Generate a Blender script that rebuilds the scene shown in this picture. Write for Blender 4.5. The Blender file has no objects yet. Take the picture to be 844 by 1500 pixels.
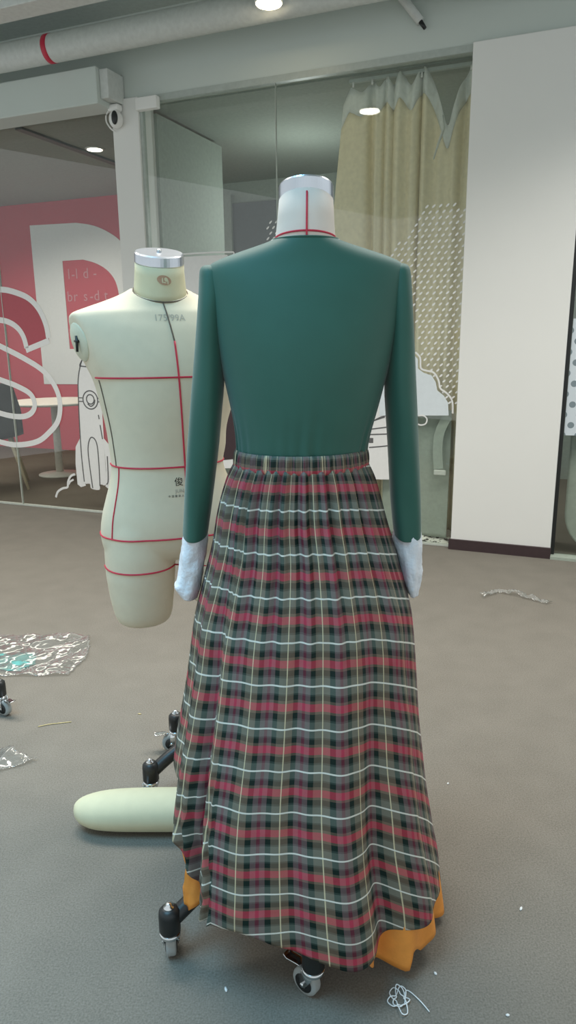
import bpy, bmesh, math, random
from mathutils import Vector, Matrix, noise as mnoise
from mathutils.bvhtree import BVHTree
random.seed(7)
sc = bpy.context.scene
COL = sc.collection
R = math.radians

# ------------------------------------------------------------------ camera
cd = bpy.data.cameras.new('camera'); cam = bpy.data.objects.new('camera', cd); COL.objects.link(cam)
cd.sensor_fit = 'VERTICAL'; cd.sensor_height = 36.0; cd.lens = 36.0*1040/1500; cd.clip_start = .05
cam.matrix_world = Matrix.Translation((0, 0, 1.22)) @ Matrix.Rotation(R(90-13.8), 4, 'X') @ Matrix.Rotation(R(-.65), 4, 'Z')
sc.camera = cam
# ------------------------------------------------------------------ world, lights, exposure
w = bpy.data.worlds.new('world'); sc.world = w; w.use_nodes = True
bg = w.node_tree.nodes['Background']; bg.inputs[0].default_value = (.92, .985, 1, 1); bg.inputs[1].default_value = .84
def area(name, loc, size, energy, color, spread):
    l = bpy.data.lights.new(name, 'AREA'); l.shape = 'RECTANGLE'; l.size, l.size_y = size
    l.energy = energy; l.color = color
    o = bpy.data.objects.new(name, l); o.location = loc; l.spread = R(spread); COL.objects.link(o); return o
area('overhead_fill', (-1.1, .45, 3.02), (1.4, 1.4), 30, (.30, .70, 1.0), 100)  # unseen cool fill put in over the front left, no fixture modelled
area('overhead_fill', (-.5, 2.35, 3.02), (1.6, .6), 32, (1, .96, .90), 120)  # unseen warm overhead fill, like the two after it; no fixtures modelled
area('overhead_fill', (1.5, 2.5, 3.02), (1.4, .6), 30, (1, .96, .90), 120)
area('overhead_fill', (-2.3, 3.0, 3.02), (1.2, .6), 34, (1, .95, .88), 120)
area('overhead_fill', (1.1, 5.0, 2.6), (1.6, .5), 20, (.95, 1, .96), 140)  # fill added to brighten the closed room behind the curtain
area('overhead_fill', (-2.9, 6.4, 2.6), (2.4, 1.2), 44, (1, .93, .84), 150)  # unseen fill added because the room behind the left glass was dark
pl_ = bpy.data.lights.new('back_room_fill', 'POINT'); pl_.energy = 11; pl_.shadow_soft_size = .05; pl_.color = (.92, 1, .96)  # added point fill for the back wall and ceiling, hidden behind the neck
po_ = bpy.data.objects.new('back_room_fill', pl_); po_.location = (.15, 5.65, 2.08); COL.objects.link(po_)
sc.view_settings.view_transform = 'Standard'; sc.view_settings.look = 'None'
sc.view_settings.gamma = 1; sc.view_settings.use_curve_mapping = False
sc.view_settings.exposure = .08

# ------------------------------------------------------------------ materials
def lin(c):
    c = c/255
    return c/12.92 if c <= .04045 else ((c+.055)/1.055)**2.4
def L3(rgb): return (lin(rgb[0]), lin(rgb[1]), lin(rgb[2]), 1)
class NT:
    def __init__(s, name):
        s.m = bpy.data.materials.new(name); s.m.use_nodes = True; s.t = s.m.node_tree
        s.b = s.t.nodes['Principled BSDF']; s.o = s.t.nodes['Material Output']
    def n(s, t, **k):
        x = s.t.nodes.new(t)
        for a, v in k.items(): setattr(x, a, v)
        return x
    def l(s, a, b): s.t.links.new(a, b)
    def math(s, op, a, b=None):
        x = s.n('ShaderNodeMath', operation=op)
        for i, v in enumerate((a, b)):
            if v is None: continue
            if isinstance(v, (int, float)): x.inputs[i].default_value = v
            else: s.l(v, x.inputs[i])
        return x.outputs[0]
def mat(name, rgb, rough=.6, metal=0, var=.06, scale=40, bump=0, bscale=200, spec=.5, sheen=0):
    s = NT(name); b = s.b
    b.inputs['Roughness'].default_value = rough; b.inputs['Metallic'].default_value = metal
    b.inputs['Specular IOR Level'].default_value = spec
    if sheen: b.inputs['Sheen Weight'].default_value = sheen
    tc = s.n('ShaderNodeTexCoord'); nz = s.n('ShaderNodeTexNoise'); nz.inputs['Scale'].default_value = scale
    nz.inputs['Detail'].default_value = 3
    s.l(tc.outputs['Object'], nz.inputs['Vector'])
    cr = s.n('ShaderNodeValToRGB'); c = L3(rgb)
    cr.color_ramp.elements[0].position = .3; cr.color_ramp.elements[1].position = .7
    cr.color_ramp.elements[0].color = tuple(max(0, x*(1-var)) for x in c[:3])+(1,)
    cr.color_ramp.elements[1].color = tuple(min(1, x*(1+var)) for x in c[:3])+(1,)
    s.l(nz.outputs['Fac'], cr.inputs[0]); s.l(cr.outputs[0], b.inputs['Base Color'])
    if bump:
        n2 = s.n('ShaderNodeTexNoise'); n2.inputs['Scale'].default_value = bscale; n2.inputs['Detail'].default_value = 4
        s.l(tc.outputs['Object'], n2.inputs['Vector'])
        bp = s.n('ShaderNodeBump'); bp.inputs['Strength'].default_value = bump; bp.inputs['Distance'].default_value = .004
        s.l(n2.outputs['Fac'], bp.inputs['Height']); s.l(bp.outputs[0], b.inputs['Normal'])
    return s.m
def emit(name, rgb, st):
    s = NT(name); s.b.inputs['Base Color'].default_value = L3(rgb)
    s.b.inputs['Emission Color'].default_value = L3(rgb); s.b.inputs['Emission Strength'].default_value = st
    return s.m
def clear(name, tint, f0=.05, rough=0, alpha=1.0, body=(200, 205, 205), body_amt=0.0, bump=0, bscale=60, pw=5):
    s = NT(name); t = s.t; t.nodes.remove(s.b)
    tr = s.n('ShaderNodeBsdfTransparent'); tr.inputs[0].default_value = tint+(1,)
    gl = s.n('ShaderNodeBsdfGlossy'); gl.inputs['Roughness'].default_value = rough
    lw = s.n('ShaderNodeLayerWeight'); lw.inputs[0].default_value = .5
    f = s.math('ADD', s.math('MULTIPLY', s.math('POWER', lw.outputs['Facing'], pw), .9), f0)
    mx = s.n('ShaderNodeMixShader'); s.l(f, mx.inputs[0]); s.l(tr.outputs[0], mx.inputs[1]); s.l(gl.outputs[0], mx.inputs[2])
    out = mx
    if bump:
        tc = s.n('ShaderNodeTexCoord'); n2 = s.n('ShaderNodeTexNoise'); n2.inputs['Scale'].default_value = bscale
        s.l(tc.outputs['Object'], n2.inputs['Vector'])
        bp = s.n('ShaderNodeBump'); bp.inputs['Strength'].default_value = bump; bp.inputs['Distance'].default_value = .01
        s.l(n2.outputs['Fac'], bp.inputs['Height']); s.l(bp.outputs[0], gl.inputs['Normal']); s.l(bp.outputs[0], lw.inputs['Normal'])
    if body_amt:
        df = s.n('ShaderNodeBsdfDiffuse'); df.inputs[0].default_value = L3(body)
        m2 = s.n('ShaderNodeMixShader'); m2.inputs[0].default_value = body_amt
        s.l(mx.outputs[0], m2.inputs[1]); s.l(df.outputs[0], m2.inputs[2]); out = m2
    s.l(out.outputs[0], s.o.inputs[0]); return s.m

M = {}
def carpet(name, c1, c2):
    s = NT(name); tc = s.n('ShaderNodeTexCoord')
    n1 = s.n('ShaderNodeTexNoise'); n1.inputs['Scale'].default_value = 260; n1.inputs['Detail'].default_value = 5
    n2 = s.n('ShaderNodeTexNoise'); n2.inputs['Scale'].default_value = 9; n2.inputs['Detail'].default_value = 5
    n3 = s.n('ShaderNodeTexNoise'); n3.inputs['Scale'].default_value = 1.6; n3.inputs['Detail'].default_value = 3
    for n in (n1, n2, n3): s.l(tc.outputs['Object'], n.inputs['Vector'])
    f = s.math('ADD', s.math('MULTIPLY', n1.outputs['Fac'], .74), s.math('ADD', s.math('MULTIPLY', n2.outputs['Fac'], .17), s.math('MULTIPLY', n3.outputs['Fac'], .09)))
    cr = s.n('ShaderNodeValToRGB'); cr.color_ramp.elements[0].position = .36; cr.color_ramp.elements[1].position = .64
    cr.color_ramp.elements[0].color = L3(c1); cr.color_ramp.elements[1].color = L3(c2)
    s.l(f, cr.inputs[0]); s.l(cr.outputs[0], s.b.inputs['Base Color'])
    bp = s.n('ShaderNodeBump'); bp.inputs['Strength'].default_value = .3; bp.inputs['Distance'].default_value = .002
    s.l(n1.outputs['Fac'], bp.inputs['Height']); s.l(bp.outputs[0], s.b.inputs['Normal'])
    s.b.inputs['Roughness'].default_value = .9; s.b.inputs['Specular IOR Level'].default_value = .2
    return s.m
M['carpet'] = carpet('grey_carpet', (106, 102, 94), (130, 125, 116))
M['dark_floor'] = carpet('dark_floor', (84, 78, 68), (104, 97, 86))
M['white_paint'] = mat('white_paint', (226, 226, 222), .7, var=.01, scale=3)
M['wall_paint'] = mat('grey_white_paint', (196, 204, 198), .8, var=.01, scale=3)
M['ceil'] = mat('ceiling_paint', (184, 194, 190), .85)
M['pipe'] = mat('pipe_paint', (200, 204, 200), .5)
M['red_wall'] = mat('red_wall_paint', (196, 70, 84), .7, var=.03, scale=2)
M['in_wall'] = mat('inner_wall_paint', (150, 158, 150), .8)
M['in_dark'] = mat('dark_grey_panel', (92, 98, 100), .5)
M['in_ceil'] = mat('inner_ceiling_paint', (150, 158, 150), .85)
M['vinyl'] = mat('white_vinyl', (226, 226, 224), .45, var=.02)
M['vinyl_blue'] = mat('pale_vinyl', (214, 222, 226), .45, var=.02)
M['vinyl_line'] = mat('grey_line_vinyl', (92, 92, 92), .5)
M['vinyl_dark'] = mat('dark_maroon_vinyl', (58, 40, 44), .5)
M['chalk'] = mat('pale_lettering', (205, 140, 148), .7)
M['trim_dark'] = mat('dark_maroon_skirting', (60, 46, 48), .45)
M['frame'] = mat('pale_frame', (170, 178, 172), .45)
M['sealant'] = mat('sealant', (190, 195, 186), .6)
M['glass'] = clear('window_glass', (.965, .98, .97), f0=.055)
M['curtain'] = mat('beige_curtain_cloth', (224, 214, 182), .85, bump=.15, bscale=400)
M['curtain_hdr'] = mat('white_header_tape', (208, 212, 204), .8)
M['green_curtain'] = mat('grey_green_curtain_cloth', (160, 170, 158), .75)
M['cream'] = mat('cream_form_cloth', (216, 206, 181), .75, var=.02, bump=.12, bscale=900)
M['cream_neck'] = mat('cream_neck_cloth', (210, 206, 174), .75, var=.02, bump=.12, bscale=900)
M['white_form'] = mat('white_form_cloth', (220, 210, 200), .75, var=.02, bump=.12, bscale=900)
M['tape_red'] = mat('red_seam_tape', (196, 40, 66), .5, var=.03)
M['tape_dark'] = mat('dark_seam', (96, 84, 72), .6)
M['ink'] = mat('black_ink', (28, 28, 26), .6)
M['ink_grey'] = mat('faded_grey_ink', (172, 168, 154), .6)
M['ink_brown'] = mat('brown_ink', (182, 148, 122), .6)
M['cap'] = mat('brushed_aluminium', (205, 210, 218), .3, metal=1, var=.08, scale=8)
M['chrome'] = mat('chrome', (215, 218, 220), .22, metal=1)
M['black'] = mat('black_plastic', (30, 32, 32), .42)
M['tyre'] = mat('grey_rubber', (158, 162, 160), .6)
M['teal'] = mat('teal_jersey', (33, 88, 75), .62, var=.05, scale=14, bump=.1, bscale=1200, sheen=.25)
M['orange'] = mat('orange_lining_cloth', (226, 146, 62), .6, bump=.1)
M['lace'] = mat('white_lace', (222, 226, 232), .8, bump=.5, bscale=160)
M['clear_film'] = clear('clear_film', (.95, .95, .94), f0=.07, rough=.10, body=(225, 225, 220), body_amt=.07, bump=.9, bscale=14, pw=2.2)
M['aqua'] = mat('turquoise_plastic', (84, 158, 154), .4, var=.25, scale=60)
M['thread'] = mat('white_thread', (225, 228, 228), .7)
M['straw'] = mat('yellow_thread', (196, 180, 130), .7)
M['darkchair'] = mat('dark_shell', (48, 52, 50), .5)
M['wood'] = mat('pale_wood', (186, 172, 144), .6, var=.1)
M['table_white'] = mat('table_white', (214, 208, 196), .5)
M['lampglow'] = emit('warm_lamp_glow', (255, 236, 200), 22)
M['lampglow2'] = emit('neutral_lamp_glow', (255, 250, 238), 14)
# printed scrap fabric
def scrapmat():
    s = NT('printed_scrap_cloth'); tc = s.n('ShaderNodeTexCoord'); v = s.n('ShaderNodeTexNoise'); v.inputs['Scale'].default_value = 38
    s.l(tc.outputs['Object'], v.inputs['Vector']); cr = s.n('ShaderNodeValToRGB')
    cr.color_ramp.interpolation = 'CONSTANT'; e = cr.color_ramp.elements; e[0].color = L3((84, 84, 78)); e[1].position = .46; e[1].color = L3((226, 226, 216))
    s.l(v.outputs['Fac'], cr.inputs[0]); s.l(cr.outputs[0], s.b.inputs['Base Color']); s.b.inputs['Roughness'].default_value = .8
    return s.m
M['scrap'] = scrapmat()
# woven tartan: warp stripes from U, weft stripes from V, averaged as woven cloth averages them
def tartan():
    s = NT('tartan_taffeta'); uv = s.n('ShaderNodeUVMap', uv_map='UVMap'); sx = s.n('ShaderNodeSeparateXYZ'); s.l(uv.outputs[0], sx.inputs[0])
    def ramp(coord, stops, base=None):
        fr = s.math('FRACT', coord); cr = s.n('ShaderNodeValToRGB'); cr.color_ramp.interpolation = 'CONSTANT'
        e = cr.color_ramp.elements
        while len(e) < len(stops): e.new(1)
        for i, (p, c) in enumerate(stops): e[i].position = p; e[i].color = L3(c) if not isinstance(c, float) else (c, c, c, 1)
        s.l(fr, cr.inputs[0]); return cr.outputs[0]
    green = (100, 108, 100); blk = (8, 9, 9); brn = (104, 84, 70); red = (198, 58, 82)
    weft = ramp(sx.outputs[1], [(0, green), (.20, (56, 64, 60)), (.24, blk), (.355, brn), (.42, red), (.595, brn), (.655, blk), (.785, (60, 68, 64)), (.83, green)])
    warp = ramp(sx.outputs[0], [(0, (132, 116, 98)), (.2, (8, 48, 41)), (.335, (126, 106, 106)), (.46, (128, 58, 76)), (.54, (126, 106, 106)), (.665, (8, 48, 41)), (.80, (122, 114, 98))])
    wl = ramp(sx.outputs[1], [(0, .85), (.036, 0.0), (.999, 0.0)]); cl = ramp(sx.outputs[0], [(0, .62), (.026, 0.0), (.999, 0.0)])
    def mix(f, a, b):
        x = s.n('ShaderNodeMix', data_type='RGBA')
        if isinstance(f, float): x.inputs[0].default_value = f
        else: s.l(f, x.inputs[0])
        for i, v in ((6, a), (7, b)):
            if isinstance(v, tuple): x.inputs[i].default_value = v
            else: s.l(v, x.inputs[i])
        return x.outputs[2]
    c = mix(.54, warp, weft)
    c = mix(cl, c, L3((226, 214, 176))); c = mix(wl, c, L3((222, 222, 212)))
    s.l(c, s.b.inputs['Base Color']); s.b.inputs['Roughness'].default_value = .55; s.b.inputs['Specular IOR Level'].default_value = .25
    tc = s.n('ShaderNodeTexCoord'); nz = s.n('ShaderNodeTexNoise'); nz.inputs['Scale'].default_value = 22; nz.inputs['Detail'].default_value = 3
    s.l(tc.outputs['Object'], nz.inputs['Vector']); bp = s.n('ShaderNodeBump'); bp.inputs['Strength'].default_value = .35; bp.inputs['Distance'].default_value = .01
    s.l(nz.outputs['Fac'], bp.inputs['Height']); s.l(bp.outputs[0], s.b.inputs['Normal'])
    return s.m
M['tartan'] = tartan()
def polka():
    s = NT('spotted_window_film'); tc = s.n('ShaderNodeTexCoord'); sx = s.n('ShaderNodeSeparateXYZ'); s.l(tc.outputs['Object'], sx.inputs[0])
    def grid(o):
        a = s.math('SUBTRACT', s.math('FRACT', s.math('ADD', s.math('DIVIDE', sx.outputs[0], .078), 50+o)), .5)
        b = s.math('SUBTRACT', s.math('FRACT', s.math('ADD', s.math('DIVIDE', sx.outputs[2], .110), 50+o)), .5)
        a = s.math('MULTIPLY', a, .078); b = s.math('MULTIPLY', b, .110)
        return s.math('LESS_THAN', s.math('SQRT', s.math('ADD', s.math('MULTIPLY', a, a), s.math('MULTIPLY', b, b))), .017)
    m = s.math('MAXIMUM', grid(0), grid(.5)); x = s.n('ShaderNodeMix', data_type='RGBA'); s.l(m, x.inputs[0])
    x.inputs[6].default_value = L3((205, 214, 220)); x.inputs[7].default_value = L3((122, 136, 142)); s.l(x.outputs[2], s.b.inputs['Base Color']); s.b.inputs['Roughness'].default_value = .5
    return s.m

# ------------------------------------------------------------------ helpers
def obj(name, bm, m, parent=None, smooth=True, loc=None, rotz=0, sub=0, solid=0, bevel=0):
    me = bpy.data.meshes.new(name); bmesh.ops.recalc_face_normals(bm, faces=bm.faces[:]) if not solid else None
    bm.to_mesh(me); bm.free()
    if m is not None: me.materials.append(m)
    o = bpy.data.objects.new(name, me); COL.objects.link(o)
    if smooth:
        for p in me.polygons: p.use_smooth = True
    if parent is not None: o.parent = parent
    if loc is not None: o.location = loc
    o.rotation_euler.z = rotz
    if bevel:
        b = o.modifiers.new('bevel', 'BEVEL'); b.width = bevel; b.segments = 2; b.limit_method = 'ANGLE'
    if solid:
        d = o.modifiers.new('solid', 'SOLIDIFY'); d.thickness = solid; d.offset = 0
    if sub:
        d = o.modifiers.new('sub', 'SUBSURF'); d.levels = sub; d.render_levels = sub
    return o
def tag(o, label, cat, group=None, kind=None):
    o['label'] = label; o['category'] = cat
    if group: o['group'] = group
    if kind: o['kind'] = kind
    return o
def thing(name, label, cat, loc=(0, 0, 0), rotz=0, group=None):
    o = bpy.data.objects.new(name, None); COL.objects.link(o); o.location = loc; o.rotation_euler.z = rotz
    o.empty_display_size = .1
    return tag(o, label, cat, group)
def bx(bm, x0, x1, y0, y1, z0, z1):
    v = [bm.verts.new((x, y, z)) for z in (z0, z1) for y in (y0, y1) for x in (x0, x1)]
    for f in ((0, 2, 3, 1), (4, 5, 7, 6), (0, 1, 5, 4), (2, 6, 7, 3), (0, 4, 6, 2), (1, 3, 7, 5)): bm.faces.new([v[i] for i in f])
    return bm
def frame_of(t):
    t = t.normalized(); a = Vector((0, 0, 1)) if abs(t.z) < .9 else Vector((1, 0, 0))
    u = t.cross(a).normalized(); return u, t.cross(u).normalized()
def tube(bm, pts, r, n=10, flat=1.0, cap=True, updir=None):
    pts = [Vector(p) for p in pts]; rings = []
    for i, p in enumerate(pts):
        t = (pts[min(i+1, len(pts)-1)]-pts[max(i-1, 0)])
        if updir is not None:
            v = Vector(updir); u = t.normalized().cross(v).normalized(); v = u.cross(t.normalized())
        else: u, v = frame_of(t)
        ri = r[i] if isinstance(r, (list, tuple)) else r
        rings.append([bm.verts.new(p+u*ri*math.cos(2*math.pi*k/n)+v*ri*flat*math.sin(2*math.pi*k/n)) for k in range(n)])
    for a, b in zip(rings, rings[1:]):
        for k in range(n): bm.faces.new((a[k], a[(k+1) % n], b[(k+1) % n], b[k]))
    if cap: bm.faces.new(rings[0][::-1]); bm.faces.new(rings[-1])
    return bm
def lathe(bm, prof, n=28, origin=(0, 0, 0), axis=None):
    o = Vector(origin); rings = []
    if axis is None: u, v, w = Vector((1, 0, 0)), Vector((0, 1, 0)), Vector((0, 0, 1))
    else:
        w = Vector(axis).normalized(); u, v = frame_of(w)
    for r, z in prof: rings.append([bm.verts.new(o+u*r*math.cos(2*math.pi*k/n)+v*r*math.sin(2*math.pi*k/n)+w*z) for k in range(n)])
    for a, b in zip(rings, rings[1:]):
        for k in range(n): bm.faces.new((a[k], a[(k+1) % n], b[(k+1) % n], b[k]))
    bm.faces.new(rings[0][::-1]); bm.faces.new(rings[-1]); return bm
def ringmesh(bm, rings, cap0=True, cap1=True):
    rv = [[bm.verts.new(p) for p in r] for r in rings]; n = len(rv[0])
    for a, b in zip(rv, rv[1:]):
        for k in range(n): bm.faces.new((a[k], a[(k+1) % n], b[(k+1) % n], b[k]))
    if cap0: bm.faces.new(rv[0][::-1])
    if cap1: bm.faces.new(rv[-1])
    return bm
def interp(tab, x):
    if x <= tab[0][0]: return tab[0][1]
    for (a, p), (b, q) in zip(tab, tab[1:]):
        if x <= b:
            t = (x-a)/(b-a); return p+(q-p)*t
    return tab[-1][1]
def smooth_tab(tab, x):   # catmull-rom
    n = len(tab)
    if x <= tab[0][0]: return tab[0][1]
    if x >= tab[-1][0]: return tab[-1][1]
    for i in range(n-1):
        a, b = tab[i][0], tab[i+1][0]
        if a <= x <= b:
            p0 = tab[max(i-1, 0)]; p3 = tab[min(i+2, n-1)]; p1, p2 = tab[i], tab[i+1]
            m1 = (p2[1]-p0[1])/(p2[0]-p0[0]); m2 = (p3[1]-p1[1])/(p3[0]-p1[0]); h = b-a; t = (x-a)/h
            return (2*t**3-3*t*t+1)*p1[1]+(t**3-2*t*t+t)*h*m1+(-2*t**3+3*t*t)*p2[1]+(t**3-t*t)*h*m2
def catmull(pts, k=6, closed=False):
    out = []; n = len(pts); V = [Vector(p) for p in pts]
    for i in range(n if closed else n-1):
        g = (lambda j: V[j % n]) if closed else (lambda j: V[max(0, min(n-1, j))])
        p0, p1, p2, p3 = g(i-1), g(i), g(i+1), g(i+2)
        for s in range(k):
            t = s/k
            out.append(.5*((2*p1)+(p2-p0)*t+(2*p0-5*p1+4*p2-p3)*t*t+(3*p1-p0-3*p2+p3)*t**3))
    if not closed: out.append(V[-1])
    return out
def evalmesh(o):
    dg = bpy.context.evaluated_depsgraph_get(); dg.update()
    return bpy.data.meshes.new_from_object(o.evaluated_get(dg))
def bake(o, smooth=True):
    me = evalmesh(o); o.modifiers.clear(); old = o.data; o.data = me
    for p in me.polygons: p.use_smooth = smooth
    return o
def textmesh(body, size, align='CENTER'):
    c = bpy.data.curves.new('t', 'FONT'); c.body = body; c.size = size; c.align_x = align; c.align_y = 'CENTER'; c.resolution_u = 3
    o = bpy.data.objects.new('t', c); COL.objects.link(o); me = evalmesh(o)
    bpy.data.objects.remove(o); bpy.data.curves.remove(c)
    bm = bmesh.new(); bm.from_mesh(me); bpy.data.meshes.remove(me); return bm

# wall frame: u to the right along the glass wall, d behind it, z up
A = R(22.3); W0 = Vector((0, 4.44, 0)); UX = Vector((math.cos(A), -math.sin(A), 0)); DX = Vector((math.sin(A), math.cos(A), 0))
def WF(u, d, z): return W0+UX*u+DX*d+Vector((0, 0, z))
def wobj(name, bm, m, u0=0, d0=0, z0=0, parent=None, **k):
    for v in bm.verts: v.co -= Vector((u0, d0, z0))
    if parent is not None: return obj(name, bm, m, parent, **k)
    return obj(name, bm, m, None, loc=WF(u0, d0, z0), rotz=-A, **k)
def struct(o): o['kind'] = 'structure'; return o
def wbox(name, m, u0, u1, d0, d1, z0, z1, bevel=0, parent=None):
    return wobj(name, bx(bmesh.new(), u0, u1, d0, d1, z0, z1), m, (u0+u1)/2, (d0+d1)/2, z0, smooth=False, bevel=bevel, parent=parent)

# ------------------------------------------------------------------ room shell
bm = bmesh.new()
p = [(-4.2, -1.6), (4.2, -1.6), None, None]
wl = WF(-4.6, 0, 0); wr = WF(3.2, 0, 0)
poly = [(-4.3, -1.6, 0), (3.4, -1.6, 0), (wr.x+.2, wr.y+.02, 0), (wl.x, wl.y, 0), (-4.3, wl.y, 0)]
v = [bm.verts.new(q) for q in poly]; f = bm.faces.new(v)
r_ = bmesh.ops.extrude_face_region(bm, geom=[f]); bmesh.ops.translate(bm, verts=[e for e in r_['geom'] if isinstance(e, bmesh.types.BMVert)], vec=(0, 0, -.1))
struct(obj('floor', bm, M['carpet'], smooth=False))
struct(wbox('floor_back', M['dark_floor'], -6.2, 3.2, 0, 2.6, -.1, 0))
struct(wbox('wall_back', M['in_wall'], -1.95, 3.2, 2.4, 2.5, 0, 2.64))
struct(wbox('wall_red', M['red_wall'], -6.2, -1.95, 2.4, 2.5, 0, 2.64))
struct(wbox('wall_partition', M['in_wall'], -1.02, -.93, .16, 1.05, 0, 2.60))
struct(wbox('wall_end', M['in_wall'], -6.3, -6.2, 0, 2.5, 0, 2.64))
struct(wbox('wall_side', M['in_wall'], 3.2, 3.3, 0, 2.5, 0, 2.64))
struct(wbox('ceiling_back', M['in_ceil'], -6.3, 3.3, .16, 2.5, 2.64, 2.72))
struct(wbox('trim_1', M['in_dark'], -2.06, -2.0, .16, 2.2, 2.625, 2.64))
# head wall over the glass and the room ceiling
struct(wbox('wall_head', M['wall_paint'], -4.6, 3.2, 0, .16, 2.65, 3.1))
bm = bmesh.new(); bx(bm, -4.4, 3.6, -2.6, 6.4, 3.1, 3.2)
struct(obj('ceiling', bm, M['ceil'], smooth=False))
struct(wbox('trim_2', M['frame'], -.95, 1.05, -.004, .03, 2.615, 2.65))
# door in the far wall
d1 = wbox('door_1', M['in_dark'], -1.50, -.6, 2.36, 2.40, 0, 2.45); struct(d1)
def rel(o, bm):  # move bm (absolute u,d,z) into wbox-object's local frame
    return bm
def wpart(name, parent, base, m, u0, u1, d0, d1, z0, z1):
    b = bx(bmesh.new(), u0-base[0], u1-base[0], d0-base[1], d1-base[1], z0-base[2], z1-base[2])
    return obj(name, b, m, parent, smooth=False)
B = (-1.05, 2.38, 0)
wpart('door_frame', d1, B, M['in_wall'], -1.58, -1.50, 2.33, 2.40, 0, 2.53)
wpart('glass_slit', d1, B, M['black'], -1.12, -1.0, 2.345, 2.36, .9, 1.9)
wpart('door_handle', d1, B, M['chrome'], -.99, -.97, 2.31, 2.36, .95, 1.7)
# post, column
struct(wbox('pillar_left', M['white_paint'], -1.14, -.95, -.02, .16, 0, 2.65, bevel=.004))
struct(wbox('pillar_right', M['white_paint'], 1.045, 1.597, -.03, .35, 0, 2.65, bevel=.004))
struct(wbox('baseboard_right', M['trim_dark'], 1.035, 1.60, -.045, -.03, 0, .062))
# glass panes
def pane(name, u0, u1, z1=2.62):
    o = wbox(name, M['glass'], u0, u1, .010, .018, .012, z1); struct(o); return o
pane('window_1', -4.6, -2.192); pane('window_2', -2.187, -1.14)
pane('window_3', -.93, -.0535); pane('window_5', -.0515, 1.045); struct(wbox('trim_11', M['frame'], -.0535, -.0515, .006, .022, .012, 2.615)); pane('window_4', 1.618, 3.2)
struct(wbox('trim_3', M['sealant'], -2.192, -2.187, .006, .022, .012, 2.62))
struct(wbox('trim_4', M['frame'], -.95, -.932, -.004, .03, 0, 2.615))
struct(wbox('trim_5', M['sealant'], -4.6, -1.14, .004, .03, 0, .012))
struct(wbox('trim_6', M['sealant'], -.95, 1.045, .004, .03, 0, .012))
struct(wbox('trim_7', M['frame'], -4.6, -1.14, .0, .04, 2.615, 2.65))
struct(wbox('trim_8', M['black'], 1.597, 1.617, 0, .04, 0, 2.65))
struct(wbox('trim_9', M['green_curtain'], 1.60, 3.2, -.05, .03, 0, .016))
struct(wbox('trim_10', M['frame'], 1.632, 3.2, .002, .03, 1.36, 1.40))
# sealant crumbs are part of the setting's bead
# ------------------------------------------------------------------ overhead services
def wtube(name, m, pts, r, parent=None, **k):
    o0 = Vector(pts[0])
    bm = tube(bmesh.new(), [Vector(p)-o0 for p in pts], r, **k)
    if parent is None: return obj(name, bm, m, None, loc=WF(*o0), rotz=-A)
    return obj(name, bm, m, parent)
t = thing('ceiling_pipe', 'long round white pipe with a red ring band running under the ceiling', 'pipe', WF(-1.3, -.3, 2.872), -A)
bm = tube(bmesh.new(), [(-3, 0, 0), (3.2, 0, 0)], .074, n=40); obj('pipe_body', bm, M['pipe'], t)
bm = tube(bmesh.new(), [(-.055, 0, 0), (-.02, 0, 0)], .0755, n=40); obj('red_band', bm, M['tape_red'], t)
t = thing('ceiling_duct', 'flat pale rectangular duct along the ceiling in front of the round pipe', 'duct', WF(-1.2, -.89, 2.80), -A)
obj('duct_body', bx(bmesh.new(), -2.4, 3.4, -.07, .07, 0, .10), M['pipe'], t, smooth=False, bevel=.004)
for x in (-.13, .02, -1.2, 1.2, 2.4):
    bm = bx(bmesh.new(), x, x+.025, .02, .10, .10, .11); bx(bm, x, x+.025, .09, .10, .10, .3); obj('hanger_bracket', bm, M['frame'], t, smooth=False)
t = thing('trunking_box', 'white boxed trunking fixed above the left glass, ending before the post', 'box', WF(-2.5, 0, 2.585), -A)
obj('trunking_body', bx(bmesh.new(), -2.0, 1.39, -.20, -.004, 0, .20), M['wall_paint'], t, smooth=False, bevel=.006)
obj('end_cap', bx(bmesh.new(), 1.39, 1.45, -.17, -.004, .03, .19), M['pipe'], t, smooth=False, bevel=.006)
o = wobj('closer_box', bx(bmesh.new(), -.95, -.80, -.05, -.004, 2.565, 2.635), M['white_paint'], -.875, -.03, 2.565, smooth=False, bevel=.006)
tag(o, 'small white box fixed at top of the glass beside the post', 'box')
t = thing('cable_conduit', 'thin pale conduit slanting down the head wall to a dark end', 'conduit', WF(.55, -.03, 2.95), -A)
obj('conduit_tube', tube(bmesh.new(), [(-.03, 0, .15), (.225, 0, -.17)], .022, n=16), M['pipe'], t)
obj('dark_end', tube(bmesh.new(), [(.225, 0, -.17), (.25, -.004, -.205)], [.012, .009], n=12), M['black'], t)
# ceiling downlights
def downlight(loc, label, r, glow, grp=None, rod=.25):
    t = thing('downlight', label, 'lamp', loc, 0, grp)
    bm = lathe(bmesh.new(), [(r*.9, .004), (r, 0), (r*1.06, .002), (r*1.06, .1), (r*.3, .105), (.012, .106), (.012, .106+rod)]); obj('lamp_housing', bm, M['white_paint'], t)
    bm = lathe(bmesh.new(), [(r*.93, -.004), (r*.93, .003)]); obj('lamp_disc', bm, glow, t)
    return t
downlight((-.066, 3.985, 2.815), 'glowing round downlight hung under the ceiling at the top of the frame', .066, M['lampglow'])
downlight((-.34, 3.24, 2.77), 'second round downlight, the one mirrored in the glass over the curtain', .075, M['lampglow2'])
t = thing('recessed_downlight', 'small recessed downlight in the ceiling behind the red wall glass', 'lamp', (-1.45, 5.95, 2.64))
obj('lamp_rim', lathe(bmesh.new(), [(.07, -.006), (.075, 0), (.06, .0)]), M['white_paint'], t)
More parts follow.
